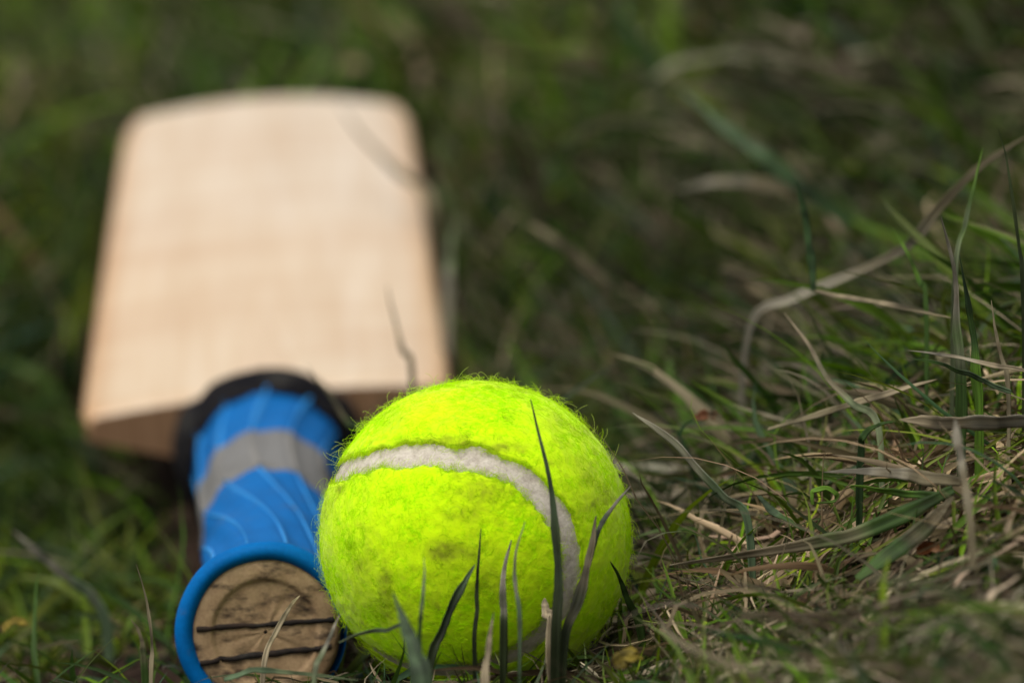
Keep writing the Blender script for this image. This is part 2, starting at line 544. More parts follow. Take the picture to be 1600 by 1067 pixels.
# back, shoulder end and side walls
vb = np.array(VB); vf = np.array(VF)
idx = np.arange(NT * NS).reshape(NT, NS)
F = [tuple(f[::-1]) for f in Ff]
V = np.concatenate([vb, vf]); off = NT * NS
per = list(idx[0, :]) + list(idx[1:, -1]) + list(idx[-1, -2::-1]) + list(idx[-2:0:-1, 0])
for a, bb in zip(per, per[1:] + per[:1]):
    F.append((bb, a, a + off, bb + off))
used = np.zeros(len(V), bool); 
for f in F:
    for i in f: used[i] = True
remap = np.cumsum(used) - 1
F = [tuple(int(remap[i]) for i in f) for f in F]
uvb = np.concatenate([np.array(UVB), np.array(UVB) + [0, .02]])[used]
bk = mesh_obj('blade_back', V[used], F, MAT_SIDE, bat, smooth_shade=True, uv=uvb, loc=E0)
bk.data.set_sharp_from_angle(angle=math.radians(40))
# splice: the tapered handle wedge let into the face, a shade yellower
def splice_pt(t, s):
    w = .20 * (1 - t / .22)
    return blade_pt(t, s * max(w, .004), .00035)
sv = [splice_pt(t, s) for t in np.linspace(.001, .22, 20) for s in np.linspace(-1, 1, 7)]
suv = [(s * .1 + .5 + .3, t * 4 + 9) for t in np.linspace(.001, .22, 20) for s in np.linspace(-1, 1, 7)]
m, n, l, b = new_mat('cane_splice')
g = noise(n, l, coord(n, 'UV'), 1.0, 3, .5, (60, 1.5, 1))
l.new(ramp(n, l, g, [(.3, (.52, .38, .24)), (.7, (.66, .51, .36))]), b.inputs['Base Color'])
b.inputs['Roughness'].default_value = .45
mesh_obj('handle_splice', np.array(sv), grid_faces(20, 7), m, bat, uv=suv, loc=E0)

# ------------------------------------------------------------------ tennis ball
ball = empty('tennis_ball', BALL, 'worn fluorescent yellow tennis ball with a pale curved seam', 'ball')
def quat(q):
    w, x, y, z = q
    return np.array([[1-2*(y*y+z*z),2*(x*y-z*w),2*(x*z+y*w)],[2*(x*y+z*w),1-2*(x*x+z*z),2*(y*z-x*w)],[2*(x*z-y*w),2*(y*z+x*w),1-2*(x*x+y*y)]])
tt = np.linspace(0, 2 * math.pi, 900, endpoint=False)
a_ = 0.7307; b_ = 1 - a_; c_ = 2 * math.sqrt(a_ * b_)
SC = np.stack([a_*np.cos(tt)+b_*np.cos(3*tt), a_*np.sin(tt)-b_*np.sin(3*tt), c_*np.sin(2*tt)], 1)
SC /= np.linalg.norm(SC, axis=1, keepdims=True)
SC = SC @ quat([-0.8146512205, 0.1409538473, -0.5137187, 0.2292782121]).T
# viewer frame (right, up, towards the viewer) to world
toview = CAM - BALL; toview /= np.linalg.norm(toview)
vr = np.cross([0, 0, 1.0], toview); vr /= np.linalg.norm(vr)
vu = np.cross(toview, vr)
VW = np.stack([vr, vu, toview], 0)
SC = SC @ VW

def seam_sd(D):
    """signed distance (metres on the ball) outside the seam strip, with a ragged edge; and which side"""
    dist = np.empty(len(D)); side = np.empty(len(D))
    tan = np.roll(SC, -1, 0) - np.roll(SC, 1, 0)
    nor = np.cross(SC, tan); nor /= np.linalg.norm(nor, axis=1, keepdims=True)
    for i in range(0, len(D), 20000):
        d = D[i:i + 20000] @ SC.T
        k = d.argmax(1)
        dist[i:i + 20000] = np.arccos(np.clip(d[np.arange(len(k)), k], -1, 1)) * R_BALL
        side[i:i + 20000] = np.sign((D[i:i + 20000] * nor[k]).sum(1))
    hw = 0.0024 + .0016 * noise3(D * 7 + 4, 3) + .0012 * noise3(D * 22 + 9, 4) + .0007 * noise3(D * 60, 5)
    return dist - hw, side

def dirt(D):
    """wear and soil marks on the felt: broad patches and a few smears, 0 clean .. 1 dark"""
    v = D @ VW.T
    k = 0.22 * smooth(.10, .40, noise3(D * 4 + 20, 31) + .5 * noise3(D * 11, 32))
    k = k + .45 * smooth(.20, .42, noise3(D * 17 + 5, 33) + .5 * noise3(D * 45, 34)) * smooth(-.25, .25, noise3(D * 3 + 8, 37) + .1)
    for (px, py, rx, ry, s) in ((690, 860, 22, 14, 1.0), (720, 862, 30, 10, .45), (755, 770, 45, 22, .55), (725, 805, 30, 10, .5), (604, 910, 10, 26, .7),
                                (570, 885, 12, 10, .6), (612, 955, 26, 20, .55), (550, 850, 9, 9, .35), (790, 655, 3.5, 3, 1.0), (530, 765, 8, 6, .5),
                                (690, 690, 60, 7, .6), (790, 700, 28, 7, .7), (770, 915, 40, 22, .45), (930, 780, 30, 40, .35)):
        u0, v0 = (px - 743) / 246, (838 - py) / 246
        q = ((v[:, 0] - u0) / (rx / 246)) ** 2 + ((v[:, 1] - v0) / (ry / 246)) ** 2
        k = k + s * np.exp(-q) * (v[:, 2] > 0) * (1 + 1.6 * noise3(D * 40, 35))
    return np.clip(k, 0, 1)

def felt_color(D, sd, jitter=0.0):
    k = dirt(D)[:, None]
    base = np.array([0.64, 0.95, 0.002]); deep = np.array([0.58, 0.865, 0.002]); soil = np.array([0.16, 0.16, 0.015])
    mott = (smooth(-.25, .25, noise3(D * 26, 41) + .6 * noise3(D * 70, 42)))[:, None]
    c = base * mott + deep * (1 - mott)
    c = c * (1 - .78 * k) + soil * .78 * k
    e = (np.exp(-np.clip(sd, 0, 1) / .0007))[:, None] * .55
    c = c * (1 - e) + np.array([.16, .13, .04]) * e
    return c

bm = bmesh.new()
bmesh.ops.create_icosphere(bm, subdivisions=7, radius=1.0)
SV = np.array([v.co[:] for v in bm.verts]); SF = np.array([[v.index for v in f.verts] for f in bm.faces])
bm.free()
SV /= np.linalg.norm(SV, axis=1, keepdims=True)
sd, side = seam_sd(SV)
lump = .0003 * noise3(SV * 5, 51) + .0003 * noise3(SV * 14, 52) + .0002 * noise3(SV * 38, 53)
# seam core
bm = bmesh.new(); bmesh.ops.create_icosphere(bm, subdivisions=5, radius=1.0)
KV = np.array([v.co[:] for v in bm.verts]); KF = np.array([[v.index for v in f.verts] for f in bm.faces]); bm.free()
KR = R_BALL - .0012 + .0002 * noise3(KV * 40, 55)
mesh_obj('seam', KV * KR[:, None], KF, MAT_SEAM, ball)
prof = smooth(-.0002, .0011, sd)
SR = R_BALL - .0018 + (.0013 + lump) * prof
colr = felt_color(SV, sd)
for sgn in (-1, 1):
    keep = ((sd[SF] > -.0001).any(1)) & (side[SF].sum(1) * sgn > 0)
    fs = SF[keep]
    u, inv = np.unique(fs.ravel(), return_inverse=True)
    mesh_obj('felt_panel', SV[u] * SR[u][:, None], inv.reshape(-1, 3), MAT_FELT, ball, col=colr[u])

def hair(name, pts, rad, col, mat, parent):
    """pts (n,k,3) strands"""
    nH, K, _ = pts.shape
    hc = bpy.data.hair_curves.new(name)
    hc.add_curves([K] * nH)
    hc.attributes['position'].data.foreach_set('vector', pts.astype(np.float32).ravel())
    ra = hc.attributes.get('radius') or hc.attributes.new('radius', 'FLOAT', 'POINT')
    ra.data.foreach_set('value', rad.astype(np.float32).ravel())
    ca = hc.attributes.new('tint', 'FLOAT_COLOR', 'CURVE')
    c4 = np.ones((nH, 4), np.float32); c4[:, :3] = col
    ca.data.foreach_set('color', c4.ravel())
    hc.materials.append(mat)
    o = bpy.data.objects.new(name, hc)
    C.objects.link(o); o.parent = parent
    return o

def fibres(nH, length, lift, radius, curl, seed, K=5, dirs=None):
    r = np.random.default_rng(seed)
    if dirs is None:
        D = r.normal(size=(nH, 3)); D /= np.linalg.norm(D, axis=1, keepdims=True)
    else:
        D = dirs
    sd, _ = seam_sd(D)
    D = D[sd > .0001]; sd = sd[sd > .0001]
    nH = len(D)
    # swirl: a smooth tangent field plus scatter
    fld = np.stack([noise3(D * 5 + 11, 61), noise3(D * 5 + 23, 62), noise3(D * 5 + 37, 63)], 1) * 1.5 + r.normal(size=(nH, 3)) * .45
    T = fld - (fld * D).sum(1)[:, None] * D; T /= np.linalg.norm(T, axis=1, keepdims=True)
    B = np.cross(D, T)
    L = length * (.5 + r.random(nH))
    up = lift * (.3 + 1.2 * r.random(nH))
    cv = curl * r.normal(size=nH)
    rb = R_BALL - .0007 + .0004 * noise3(D * 14, 52)
    P = np.empty((nH, K, 3))
    for k in range(K):
        f = k / (K - 1)
        ang = cv * f
        step = (T * np.cos(ang)[:, None] + B * np.sin(ang)[:, None]) * (L * f)[:, None]
        P[:, k] = D * (rb + up * L * (f ** .8) * (1 + .3 * np.sin(f * 5 + cv * 3)))[:, None] + step
    rad = np.broadcast_to(radius * np.linspace(1, .45, K)[None], (nH, K)) * (.7 + .6 * r.random(nH))[:, None]
    col = felt_color(D, sd)
    col = col * (.95 + .1 * r.random(nH))[:, None]
    pale = (r.random(nH) < .12)[:, None]
    col = np.where(pale, np.minimum(col * 1.15 + np.array([.06, .06, .03]), .95), col)
    return P, rad, col
P1, R1, C1 = fibres(130000, .0017, .085, .000034, 1.4, 101)
h1 = hair('felt_fuzz', P1, R1, C1, MAT_FIBRE, ball); h1['kind'] = 'stuff'
P2, R2, C2 = fibres(7000, .0022, .50, .000030, 2.6, 102, K=7)
h2 = hair('felt_loose_hair', P2, R2, C2, MAT_FIBRE, ball); h2['kind'] = 'stuff'
# stray curls standing off the ball
r_ = np.random.default_rng(5)
stray = []
for px, py in ((735, 590), (750, 592), (795, 597), (835, 604), (893, 640), (905, 650), (590, 655), (575, 668), (548, 700), (520, 730), (505, 765), (498, 800), (640, 618), (660, 608), (700, 594), (770, 592), (860, 618), (940, 690), (960, 730), (985, 860), (610, 636), (560, 690), (535, 712), (680, 600), (925, 670)):
    v = np.array([(px - 743) / 246, (838 - py) / 246, r_.uniform(-.15, .15)]); v /= np.linalg.norm(v)
    stray.append(v @ VW)
stray = np.repeat(np.array(stray), 3, 0) + r_.normal(size=(75, 3)) * .03
stray /= np.linalg.norm(stray, axis=1, keepdims=True)
ns_ = len(stray); K = 12
PS = np.empty((ns_, K, 3)); pos = stray * (R_BALL - .0005)
T = r_.normal(size=(ns_, 3)); T -= (T * stray).sum(1)[:, None] * stray; T /= np.linalg.norm(T, axis=1, keepdims=True)
dirn = stray + T * .6; axc = np.cross(stray, toview) * .3 + toview + r_.normal(size=(ns_, 3)) * .3
axc /= np.linalg.norm(axc, axis=1, keepdims=True)
Ls = r_.uniform(.0018, .006, ns_); cr = r_.normal(size=ns_) * 3.2
for k in range(K):
    PS[:, k] = pos
    a = (cr / K * (1 + .8 * math.sin(k)))[:, None]
    dirn = dirn * np.cos(a) + np.cross(axc, dirn) * np.sin(a)
    dirn /= np.linalg.norm(dirn, axis=1, keepdims=True)
    pos = pos + dirn * (Ls / K)[:, None]
h3 = hair('felt_stray_hair', PS, np.full((ns_, K), .00004), np.tile([.5, .6, .12], (ns_, 1)), MAT_FIBRE, ball); h3['kind'] = 'stuff'

# ------------------------------------------------------------------ grass
PAL = {
    'green':  np.array([[.050, .100, .008], [.036, .080, .010], [.068, .115, .008], [.030, .065, .010], [.078, .105, .014]]),
    'fresh':  np.array([[.100, .200, .005], [.080, .170, .008], [.130, .200, .008]]),
    'blue':   np.array([[.036, .085, .040], [.055, .095, .050], [.045, .085, .045]]),
    'straw':  np.array([[.310, .255, .165], [.250, .205, .135], [.220, .190, .135], [.360, .305, .215]]),
    'tan':    np.array([[.140, .118, .068], [.115, .097, .058], [.095, .078, .046], [.135, .122, .082]]),
    'brown':  np.array([[.060, .043, .025], [.045, .034, .020], [.080, .056, .030]]),
}
def pick(r, n, mix):
    names = list(mix); p = np.array([mix[k] for k in names], float); p /= p.sum()
    w = r.choice(len(names), n, p=p)
    out = np.empty((n, 3))
    for k, nm in enumerate(names):
        s = w == k
        out[s] = PAL[nm][r.integers(0, len(PAL[nm]), s.sum())]
    return out * (.45 + .65 * r.random((n, 1))) * (1 + .035 * r.normal(size=(n, 3)))

FACE_POLY = np.array([(118, 650), (196, 150), (655, 140), (712, 585), (560, 600), (300, 610)], float)
def in_poly(x, y, poly):
    ins = np.zeros(x.shape, bool)
    j = len(poly) - 1
    for i in range(len(poly)):
        xi, yi = poly[i]; xj, yj = poly[j]
        c = ((yi > y) != (yj > y)) & (x < (xj - xi) * (y - yi) / (yj - yi + 1e-12) + xi)
        ins ^= c; j = i
    return ins

def spines(r, root, az, th0, th1, L, K, drift, clear):
    nB = len(root)
    P = np.empty((nB, K + 1, 3)); P[:, 0] = root
    A = np.empty((nB, K + 1))
    kink = np.cumsum(r.normal(size=(nB, K + 1)) * .10 + r.normal(size=(nB, K + 1)) * .5 * (r.random((nB, K + 1)) < .07), 1)
    for k in range(K + 1):
        f = k / K
        A[:, k] = az + drift * f * f + kink[:, k]
        if k:
            th = th0 + (th1 - th0) * ((k - .5) / K)
            d = np.stack([np.cos(th) * np.cos(A[:, k]), np.cos(th) * np.sin(A[:, k]), np.sin(th)], 1)
            P[:, k] = P[:, k - 1] + d * (L / K)[:, None]
    G = ground_z(P[..., 0], P[..., 1], False)
    f = np.linspace(0, 1, K + 1)
    P[..., 2] = np.maximum(P[..., 2], G + clear[:, None] * np.minimum(1, f * 4)[None] - .001)
    return P

def allowed(P):
    """no blade through the ball or the bat, and none that stands tall right in front of them"""
    flat = P.reshape(-1, 3)
    bad = np.linalg.norm(flat - BALL, axis=1) < R_BALL + .0010
    t, s, d = bat_local(flat)
    bad |= (t > -.02) & (t < 1.04) & (np.abs(s) < 1.03) & (d > -.034)
    q = flat - E0; u = q @ AX; w = np.linalg.norm(q - u[:, None] * AX, axis=1)
    bad |= (u > -.004) & (u < HL + .085) & (w < handle_radius(np.clip(u, 0, 1)) + np.where(u < .006, .006, .0022))
    px, py, D = project(flat)
    bad |= (D < 1.0) & (((px - 743) / 240) ** 2 + ((py - 838) / 240) ** 2 < 1) & (py < 985 + 24 * np.sin(px * .05) + 16 * np.sin(px * .13))
    bad |= (D < 1.02) & (((px - 415) / 150) ** 2 + ((py - 985) / 150) ** 2 < 1) & (py < 1040)
    bad |= (D < 1.33) & (px > 300) & (px < 540) & (py > 590) & (py < 930)
    bad |= (D < 1.8) & in_poly(px, py, FACE_POLY)
    bad |= (D < 1.40) & (px > 128) & (px < 300) & (py > 600) & (py < 665)
    bad |= (D < .90) & (py < 860)
    bad |= (D < .60)
    return ~bad.reshape(P.shape[:2]).any(1)

def blade_mesh(name, P, w, roll, fold, col, mat, tipcol=None, flat_cross=False, power=2.2, seed=0):
    r = np.random.default_rng(seed)
    nB, K1, _ = P.shape
    T = np.gradient(P, axis=1); T /= np.linalg.norm(T, axis=2, keepdims=True) + 1e-12
    up = np.array([0, 0, 1.0])
    S = np.cross(T, up); 
    ln = np.linalg.norm(S, axis=2, keepdims=True)
    S = np.where(ln > .05, S / np.maximum(ln, 1e-9), np.array([1.0, 0, 0]))
    N = np.cross(S, T)
    f = np.linspace(0, 1, K1)
    rl = roll[:, None] + (r.normal(size=nB) * .9)[:, None] * f[None]
    cs, sn = np.cos(rl)[..., None], np.sin(rl)[..., None]
    S2 = S * cs + N * sn; N2 = N * cs - S * sn
    prof = (.55 + .45 * np.minimum(1, f * 5)) * (1 - f ** power)
    prof[-1] = .02
    W = (w[:, None] * prof[None] * (1 + .45 * (r.random((nB, K1)) - .5)))[..., None] / 2
    rnd = r.random(nB)
    if flat_cross:
        V = np.stack([P - S2 * W, P + S2 * W], 2); M = 2
        U = np.stack([-W[..., 0], W[..., 0]], 2)
    else:
        fo = fold[:, None, None]
        V = np.stack([P - S2 * W * np.cos(fo) + N2 * W * np.sin(fo), P, P + S2 * W * np.cos(fo) + N2 * W * np.sin(fo)], 2); M = 3
        U = np.stack([-W[..., 0], 0 * W[..., 0], W[..., 0]], 2)
    U = U + rnd[:, None, None] * 7
    seg = np.concatenate([np.zeros((nB, 1)), np.cumsum(np.linalg.norm(np.diff(P, axis=1), axis=2), 1)], 1)
    Vv = np.broadcast_to(seg[:, :, None] + rnd[:, None, None] * 3, U.shape)
    uv = np.stack([U, Vv], -1).reshape(-1, 2)
    cc = np.broadcast_to(col[:, None, :], (nB, K1, 3)).copy()
    if tipcol is not None:
        k = smooth(.35, 1.0, f)[None, :, None] * tipcol[1][:, None, None]
        cc = cc * (1 - k) + tipcol[0][:, None, :] * k
    cc = np.broadcast_to(cc[:, :, None, :], (nB, K1, M, 3)).reshape(-1, 3)
    base = (np.arange(nB) * K1 * M)[:, None, None]
    i = np.arange(K1 - 1)[None, :, None] * M; j = np.arange(M - 1)[None, None, :]
    a = base + i + j
    F = np.stack([a, a + 1, a + 1 + M, a + M], -1).reshape(-1, 4)
    return mesh_obj(name, V.reshape(-1, 3), F, mat, None, uv=uv, col=np.clip(cc, .004, .9))

def patch(name, nB, xr, yr, Lr, wr, th0, th1, mix, mat, seed, K=6, roll=.5, drift=.6, clear=(.0005, .006), az_mean=None, az_sd=9, flat=False, dens=None, tip=.5, sink=.002):
    r = np.random.default_rng(seed)
    x = r.uniform(*xr, nB); y = r.uniform(*yr, nB)
    if dens is not None:
        k = r.random(nB) < dens(x, y)
        x, y = x[k], y[k]
    nB = len(x)
    root = np.stack([x, y, ground_z(x, y, False) - sink], 1)
    az = r.uniform(0, 2 * math.pi, nB) if az_mean is None else az_mean + r.normal(size=nB) * az_sd + math.pi * (r.random(nB) < .35)
    L = r.uniform(*Lr, nB) * (.7 + .6 * r.random(nB)); w = r.uniform(*wr, nB)
    t0 = np.radians(r.uniform(*th0, nB)); t1 = np.radians(r.uniform(*th1, nB))
    P = spines(r, root, az, t0, t1, L, K, r.normal(size=nB) * drift, r.uniform(*clear, nB))
    ok = allowed(P)
    kp = np.array(KEEP)
    if nB < 20000 and len(kp):
        qx, qy, qd = project(P.reshape(-1, 3))
        cov = np.zeros(len(qx), bool)
        for i in range(0, len(qx), 4000):
            sl = slice(i, i + 4000)
            cov[sl] = (((qx[sl, None] - kp[:, 0]) ** 2 + (qy[sl, None] - kp[:, 1]) ** 2 < kp[:, 3] ** 2) & (qd[sl, None] < kp[:, 2])).any(1)
        ok &= ~(cov.reshape(P.shape[:2]).any(1) & (r.random(nB) < .82))
    P = P[ok]; w = w[ok]; nB = len(P)
    col = pick(r, nB, mix)
    cx, cy = P[:, 0, 0], P[:, 0, 1]
    cl = smooth(-.30, .30, noise2(cx * 13, cy * 9, 81) + .5 * noise2(cx * 40, cy * 28, 82))
    col = col * (.68 + .75 * cl)[:, None]
    col = col * (1 + np.array([.28, .10, -.1]) * smooth(-.1, .35, noise2(cx * 9 + 5, cy * 7, 83))[:, None])
    tc = pick(r, nB, {'straw': 1, 'tan': 1})
    o = blade_mesh(name, P, w, r.normal(size=nB) * roll, r.uniform(.1, .6, nB), col, mat, (tc, (r.random(nB) < tip) * r.random(nB)), flat, seed=seed + 1)
    o['kind'] = 'stuff'
    return o

def patches(x, y, f=14, lo=-.15, hi=.2, seed=71):
    return smooth(lo, hi, noise2(x * f, y * f, seed))
# ------------------------------------------------------------------ single blades that stand out
def hit(px, py, lift=.004):
    D = np.linspace(.6, 4, 1400)
    Pq = pix(px, py, D[:, None])
    g = ground_z(Pq[:, 0], Pq[:, 1], False) + lift
    k = np.argmax(Pq[:, 2] < g)
    return Pq[k] if k else Pq[-1]

def catmull(P, n):
    P = np.asarray(P, float)
    Q = np.concatenate([[2 * P[0] - P[1]], P, [2 * P[-1] - P[-2]]])
    out = []
    m_ = len(P) - 1
    for u in np.linspace(0, m_ - 1e-6, n):
        i = int(u); f = u - i
        p0, p1, p2, p3 = Q[i:i + 4]
        out.append(.5 * (2 * p1 + (p2 - p0) * f + (2 * p0 - 5 * p1 + 4 * p2 - p3) * f * f + (3 * p1 - p0 - 3 * p2 + p3) * f ** 3))
    return np.array(out)

KEEP = []
COL = {'dark': (.034, .046, .018), 'darkgreen': (.028, .055, .018), 'green': (.050, .095, .022), 'fresh': (.085, .165, .018), 'pale': (.135, .165, .085), 'blue': (.070, .105, .055),
       'straw': (.27, .22, .14), 'grey': (.22, .20, .15), 'tan': (.16, .135, .080), 'orange': (.26, .085, .02), 'rust': (.12, .045, .018), 'yellow': (.17, .13, .02)}
def blade(name, cat, label, pts, wpx, c0, c1=None, D=None, lift=.006, root=True, roll=0.2, fold=.35, tip_power=2.0, mat=None, group=None, up=0.0):
    """pts: photo pixels from the foot to the tip; D: depth of foot and tip, or None to lie on the ground"""
    pts = list(pts); px0 = pts[0][0] + pts[-1][1] * .37
    if D is None:
        W = [hit(x, y, lift) for x, y in pts]
    else:
        Ds = np.linspace(D[0], D[1], len(pts))
        W = [pix(x, y, d) for (x, y), d in zip(pts, Ds)]
    if root:
        p = W[0] + (W[0] - W[1]) * .25
        p[2] = float(ground_z(p[0], p[1], False)) - .003
        W = [p] + W
    P = catmull(W, 34)
    jit = noise2(np.linspace(0, 7, 34), np.full(34, px0 % 53.0), 95)[:, None] * np.array([.0005, .0005, .0005])
    P = P + jit * np.minimum(1, np.linspace(0, 5, 34))[:, None]
    for p in P[3:]:
        kx, ky, kd = project(p[None])
        KEEP.append((kx[0], ky[0], kd[0], max(7, wpx * .6)))
    dm = np.mean([project(p[None])[2][0] for p in P])
    w = wpx / FPX * dm * (.80 if group == G1 else .84)
    sd_ = sum(map(ord, label)) % 97
    K1 = len(P)
    T = np.gradient(P, axis=0); T /= np.linalg.norm(T, axis=1, keepdims=True)
    view = CAM - P; view /= np.linalg.norm(view, axis=1, keepdims=True); view = view + up * np.array([0, 0, 1.0]); view /= np.linalg.norm(view, axis=1, keepdims=True)
    S = np.cross(T, view); S /= np.linalg.norm(S, axis=1, keepdims=True) + 1e-9
    N = np.cross(S, T)
    f = np.linspace(0, 1, K1)
    rl = roll + .5 * np.sin(f * 3 + wpx)
    S, N = S * np.cos(rl)[:, None] + N * np.sin(rl)[:, None], N * np.cos(rl)[:, None] - S * np.sin(rl)[:, None]
    wd = (w * (.6 + .4 * np.minimum(1, f * 4)) * (1 - f ** tip_power) * (1 + .10 * np.sin(f * 17 + wpx) + .30 * noise2(f * 9, 0 * f + sd_, 91) + .22 * noise2(f * 26, 0 * f + sd_, 92)) / 2 + .00004)[:, None]
    cols = [(-1, 1), (-.5, .45), (0, .0), (.5, .45), (1, 1)]
    V = []; U = []
    for k, h in cols:
        V.append(P + S * wd * k * math.cos(fold) + N * wd * h * math.sin(fold)); U.append(wd[:, 0] * k + wpx * .37)
    th = N * .00012
    V = np.stack(V, 1); U = np.stack(U, 1)
    seg = np.concatenate([[0], np.cumsum(np.linalg.norm(np.diff(P, axis=0), axis=1))])
    uv1 = np.stack([U, np.broadcast_to(seg[:, None] + wpx * .11, U.shape)], -1).reshape(-1, 2)
    top = (V + th[:, None]).reshape(-1, 3); bot = (V - th[:, None]).reshape(-1, 3)
    Fq = grid_faces(K1, 5)
    n0 = K1 * 5
    F = [tuple(q) for q in Fq] + [tuple(q[::-1] + n0) for q in Fq]
    for i in range(K1 - 1):
        for e, o_ in ((0, 1), (4, -1)):
            a, b2 = i * 5 + e, (i + 1) * 5 + e
            F.append((a, b2, b2 + n0, a + n0)[::o_])
    ca = np.array(COL[c0]); cb = np.array(COL[c1 or c0])
    k = smooth(.25, .8, f + .12 * np.sin(f * 23 + wpx))[:, None]
    col = ca * (1 - k) + cb * k
    col = col * (1 + .9 * noise2(f * 6, 0 * f + sd_, 93) + .7 * noise2(f * 19, 0 * f + sd_, 94))[:, None]
    col = np.clip(np.repeat(col, 5, 0), .006, .9); col = np.concatenate([col, col])
    Vv = np.concatenate([top, bot]); base = W[0].copy()
    o = mesh_obj(name, Vv - base, [tuple(int(i) for i in q) for q in F], mat or (MAT_STRAW if c0 in ('straw', 'grey', 'tan') else MAT_GREEN), None, uv=np.concatenate([uv1, uv1]), col=col)
    o.location = base
    o['label'], o['category'] = label, cat
    if group:
        o['group'] = group
    return o
GB, GC = 'grass_blade', 'grass blade'
G1 = 'blades standing before the ball'
blade(GB, GC, 'tallest dark blade standing in front of the ball, its tip above the seam', [(868, 1000), (872, 925), (870, 850), (862, 760), (847, 690), (828, 625)], 24, 'dark', 'blue', (.945, .952), tip_power=1.6, group=G1)
blade(GB, GC, 'thin black needle blade upright before the middle of the ball', [(743, 1010), (746, 940), (749, 880), (751, 826)], 12, 'dark', None, (.950, .954), tip_power=1.6, group=G1)
blade(GB, GC, 'dark folded blade leaning right with a torn tip touching the black needle', [(672, 1040), (690, 985), (710, 935), (728, 905), (742, 882)], 22, 'dark', 'blue', (.944, .952), fold=.7, tip_power=5, group=G1)
blade(GB, GC, 'dark curved blade with rounded tip right of the thin needle on the ball', [(786, 1000), (786, 945), (788, 895), (798, 845)], 17, 'dark', 'grey', (.947, .953), tip_power=3, group=G1)
blade(GB, GC, 'faint thin grey blade close behind the dark curved blade', [(812, 985), (806, 920), (805, 870), (820, 815)], 9, 'blue', 'grey', (.935, .940), group=G1)
blade(GB, GC, 'stout dark blade with broken stub in front of the lower right of the ball', [(880, 1010), (905, 940), (922, 875), (932, 805)], 24, 'dark', 'tan', (.947, .956), fold=.6, tip_power=6, group=G1)
blade(GB, GC, 'slim grey blade leaning right past the edge of the ball', [(915, 900), (935, 830), (960, 790), (987, 758)], 12, 'blue', 'grey', (.954, .962), root=False, group=G1)
blade(GB, GC, 'broad blurred grey green blade before the lower left of the ball', [(660, 1075), (648, 1020), (634, 975), (612, 925)], 40, 'blue', None, (.890, .905), tip_power=2.4, group=G1)
blade(GB, GC, 'upright straw coloured blade at the foot of the ball', [(758, 1075), (763, 1010), (772, 955)], 15, 'straw', None, (.925, .93), tip_power=3, group=G1)
blade(GB, GC, 'faint pale green thin blade left of the torn blade on the ball', [(655, 1000), (660, 930), (663, 870)], 9, 'green', 'pale', (.92, .925), group=G1)
blade(GB, GC, 'broken straw stub beside the tallest dark blade', [(862, 985), (855, 955), (850, 935)], 22, 'straw', 'straw', (.955, .957), tip_power=6, group=G1)
blade(GB, GC, 'grey green blade crossing low from the ball toward the handle end', [(640, 1000), (600, 985), (560, 990), (530, 1003)], 11, 'blue', 'pale', (.935, .94), group=G1)
blade(GB, GC, 'short green blade leaning left against the right foot of the ball', [(1000, 985), (985, 945), (968, 905), (953, 878)], 17, 'green', None, (.985, .975))
G2 = 'blades by the handle end'
blade(GB, GC, 'thin straw stalk crossing the round wooden handle end', [(412, 1045), (432, 985), (455, 945), (467, 932)], 10, 'straw', None, (.965, .985), tip_power=4, group=G2)
blade(GB, GC, 'slender grey green blade standing between handle end and ball', [(490, 1070), (505, 1020), (520, 985), (532, 958)], 13, 'pale', 'grey', (.93, .94), group=G2)
blade(GB, GC, 'long pale blade lying flat along the bottom edge before the handle end', [(350, 1062), (400, 1048), (470, 1050), (560, 1062)], 14, 'blue', 'pale', (.945, .95), root=False, group=G2)
blade(GB, GC, 'thin olive stem upright in the dark grass left of the blue ring', [(236, 1062), (236, 1010), (230, 945), (214, 880)], 8, 'tan', None, (.975, .98))
blade(GB, GC, 'short olive blade beside the thin upright stem left of the ring', [(225, 1060), (222, 1010), (206, 965)], 16, 'green', 'tan', (.95, .95))
blade(GB, GC, 'blurred grey green blade slanting down at the far left', [(160, 950), (110, 905), (60, 862), (18, 828)], 26, 'blue', 'grey', (1.13, 1.17), fold=.2)
G3 = 'upright blades of the tuft on the bank'
blade(GB, GC, 'broad green blade with grey torn tip in the tuft on the bank', [(1502, 625), (1498, 530), (1492, 430), (1470, 340)], 24, 'green', 'grey', (.985, .985), fold=.5, group=G3)
blade(GB, GC, 'bright green blade hugging the grey tipped blade of the tuft', [(1532, 640), (1526, 560), (1516, 480), (1498, 400)], 26, 'fresh', 'darkgreen', (.980, .982), fold=.5, group=G3)
blade(GB, GC, 'thin light green blade rising highest from the tuft on the bank', [(1492, 430), (1508, 350), (1522, 290), (1537, 230)], 11, 'pale', 'fresh', (1.02, 1.03), group=G3)
blade(GB, GC, 'short olive green blade left of the bank tuft', [(1448, 480), (1438, 440), (1420, 400), (1398, 358)], 13, 'green', 'fresh', (1.04, 1.05), group=G3)
blade(GB, GC, 'dark green blade at the right edge behind the tuft', [(1600, 470), (1590, 380), (1575, 270), (1560, 200)], 9, 'dark', None, (1.0, 1.0), group=G3)
blade(GB, GC, 'brown dry stem standing right of the bank tuft', [(1575, 610), (1565, 560), (1553, 510), (1548, 470)], 9, 'tan', None, (.975, .98), group=G3)
blade(GB, GC, 'short dark green stub upright at the elbow of the straw stalk', [(1272, 455), (1266, 400), (1256, 340), (1245, 278)], 15, 'darkgreen', None, (1.06, 1.065), root=False, tip_power=6, up=.7)
blade('dry_stalk', 'stalk', 'thin straw stalk running right from the dark green stub', [(1272, 455), (1340, 468), (1410, 480), (1485, 497)], 10, 'straw', 'tan', (1.06, 1.02), root=False, tip_power=6, up=.7)
